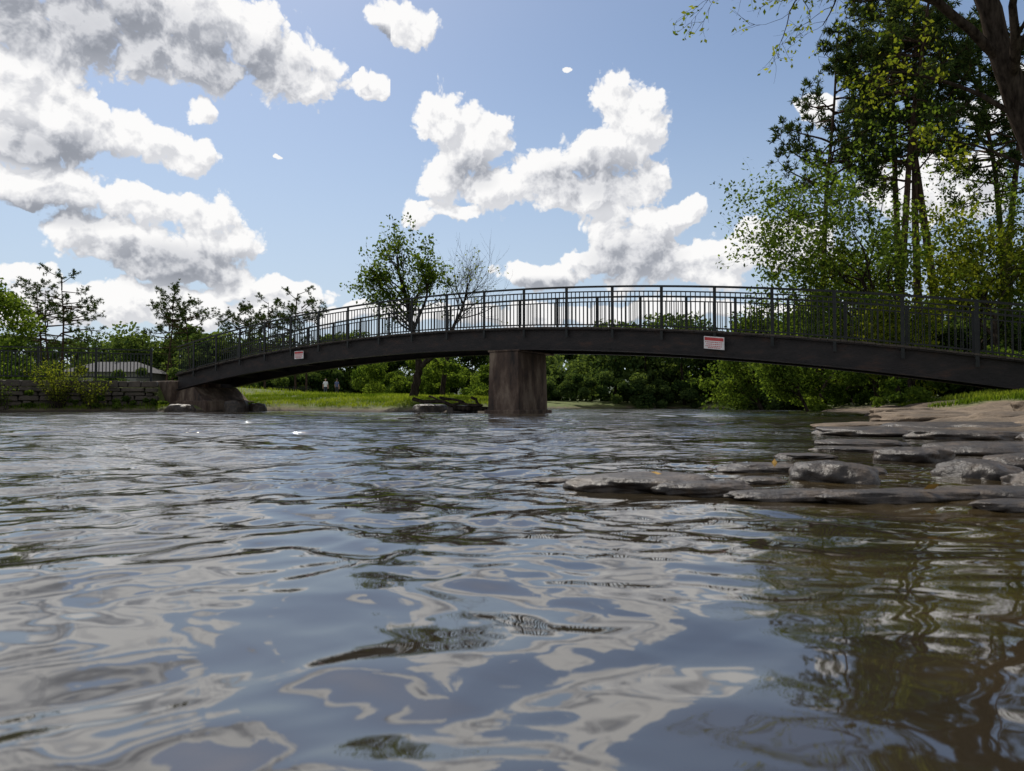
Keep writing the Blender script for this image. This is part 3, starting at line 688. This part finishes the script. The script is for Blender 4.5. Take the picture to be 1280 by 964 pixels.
STOPS=[(0,(2.1,2.25,2.6)),(.3,(3.6,3.75,4.15)),(.65,(6.6,6.65,6.9)),(1,(9.2,9.1,9.0))]
def front(G,greys,ga):
    d1=grp(G,pv); d2=grp(G,vm(nt,'ADD',pv,(-.009,.016,0.)).outputs[0])
    mask=N(nt,'ShaderNodeMapRange',{0:d1,1:.12,2:.27},interpolation_type='SMOOTHSTEP').outputs[0]
    gf=N(nt,'ShaderNodeMapRange',{0:blobfield(nt,pv,greys,1.4),1:0.0,2:.85},interpolation_type='SMOOTHSTEP').outputs[0]
    rel=math_(nt,'MAXIMUM',math_(nt,'MINIMUM',math_(nt,'MULTIPLY',math_(nt,'SUBTRACT',d1,d2),1.6),.26),-.26)
    thick=N(nt,'ShaderNodeMapRange',{0:d1,1:.2,2:.9}).outputs[0]
    br=math_(nt,'SUBTRACT',math_(nt,'ADD',.92,rel),math_(nt,'ADD',math_(nt,'MULTIPLY',gf,ga),math_(nt,'MULTIPLY',thick,.14)),clamp=True)
    c=ramp(nt,br,STOPS)
    c=mixc(nt,math_(nt,'MULTIPLY',mask,.97),SK,c)
    return N(nt,'ShaderNodeBackground',{'Color':c,'Strength':.108}).outputs[0]
bl=front(GL,[(110,20,210,70),(280,75,110,40),(60,185,100,26),(215,330,120,34),(60,265,100,20),(480,40,30,14)],.50)
br_=front(GR,[(745,222,90,30),(590,215,40,24),(790,325,80,40),(690,355,70,12)],.40)
gn=N(nt,'ShaderNodeTexNoise',{'Vector':pv,'Scale':2.6,'Detail':5.0,'Roughness':.55})
az_e=N(nt,'ShaderNodeMapRange',{0:math_(nt,'ABSOLUTE',az),1:.80,2:.95}).outputs[0]
el_e=N(nt,'ShaderNodeMapRange',{0:el,1:.62,2:.72}).outputs[0]
gd=math_(nt,'MULTIPLY',math_(nt,'SUBTRACT',gn.outputs[0],.45),6.0)
gm=math_(nt,'MULTIPLY',N(nt,'ShaderNodeMapRange',{0:gd,1:0.0,2:.5},interpolation_type='SMOOTHSTEP').outputs[0],math_(nt,'MAXIMUM',az_e,el_e))
gc=ramp(nt,N(nt,'ShaderNodeMapRange',{0:gd,1:0.0,2:1.5,3:.98,4:.45}).outputs[0],STOPS)
bgen=N(nt,'ShaderNodeBackground',{'Color':mixc(nt,gm,SK,gc),'Strength':.108}).outputs[0]
side=math_(nt,'GREATER_THAN',az,math.atan((486-640)/900))
fr_=N(nt,'ShaderNodeMixShader',{0:side,1:bl,2:br_}).outputs[0]
isf=math_(nt,'MULTIPLY',math_(nt,'MULTIPLY',math_(nt,'LESS_THAN',math_(nt,'ABSOLUTE',az),.80),math_(nt,'LESS_THAN',el,.62)),math_(nt,'GREATER_THAN',el,-.02))
wo=N(nt,'ShaderNodeMixShader',{0:isf,1:bgen,2:fr_}).outputs[0]
N(nt,'ShaderNodeOutputWorld',{0:wo})

sd=bpy.data.lights.new('sun','SUN'); sd.energy=4.8; sd.angle=math.radians(.5); sd.color=(1,.94,.85)
so=link(bpy.data.objects.new('sun',sd)); dv=Vector((math.sin(SUN_AZ)*math.cos(SUN_EL),math.cos(SUN_AZ)*math.cos(SUN_EL),math.sin(SUN_EL)))
so.rotation_euler=dv.to_track_quat('Z','Y').to_euler(); so.location=(0,0,40)

cd=bpy.data.cameras.new('camera'); cd.lens=36*900/1280; cd.sensor_width=36; cd.clip_start=.02; cd.clip_end=3000
cd.dof.use_dof=True; cd.dof.focus_distance=20; cd.dof.aperture_fstop=10
co=link(bpy.data.objects.new('camera',cd)); co.location=(0,0,EYE); co.rotation_euler=(math.radians(90)+math.atan(26/900),0,0)
scene.camera=co
scene.view_settings.view_transform='Standard'; scene.view_settings.look='None'; scene.view_settings.exposure=0
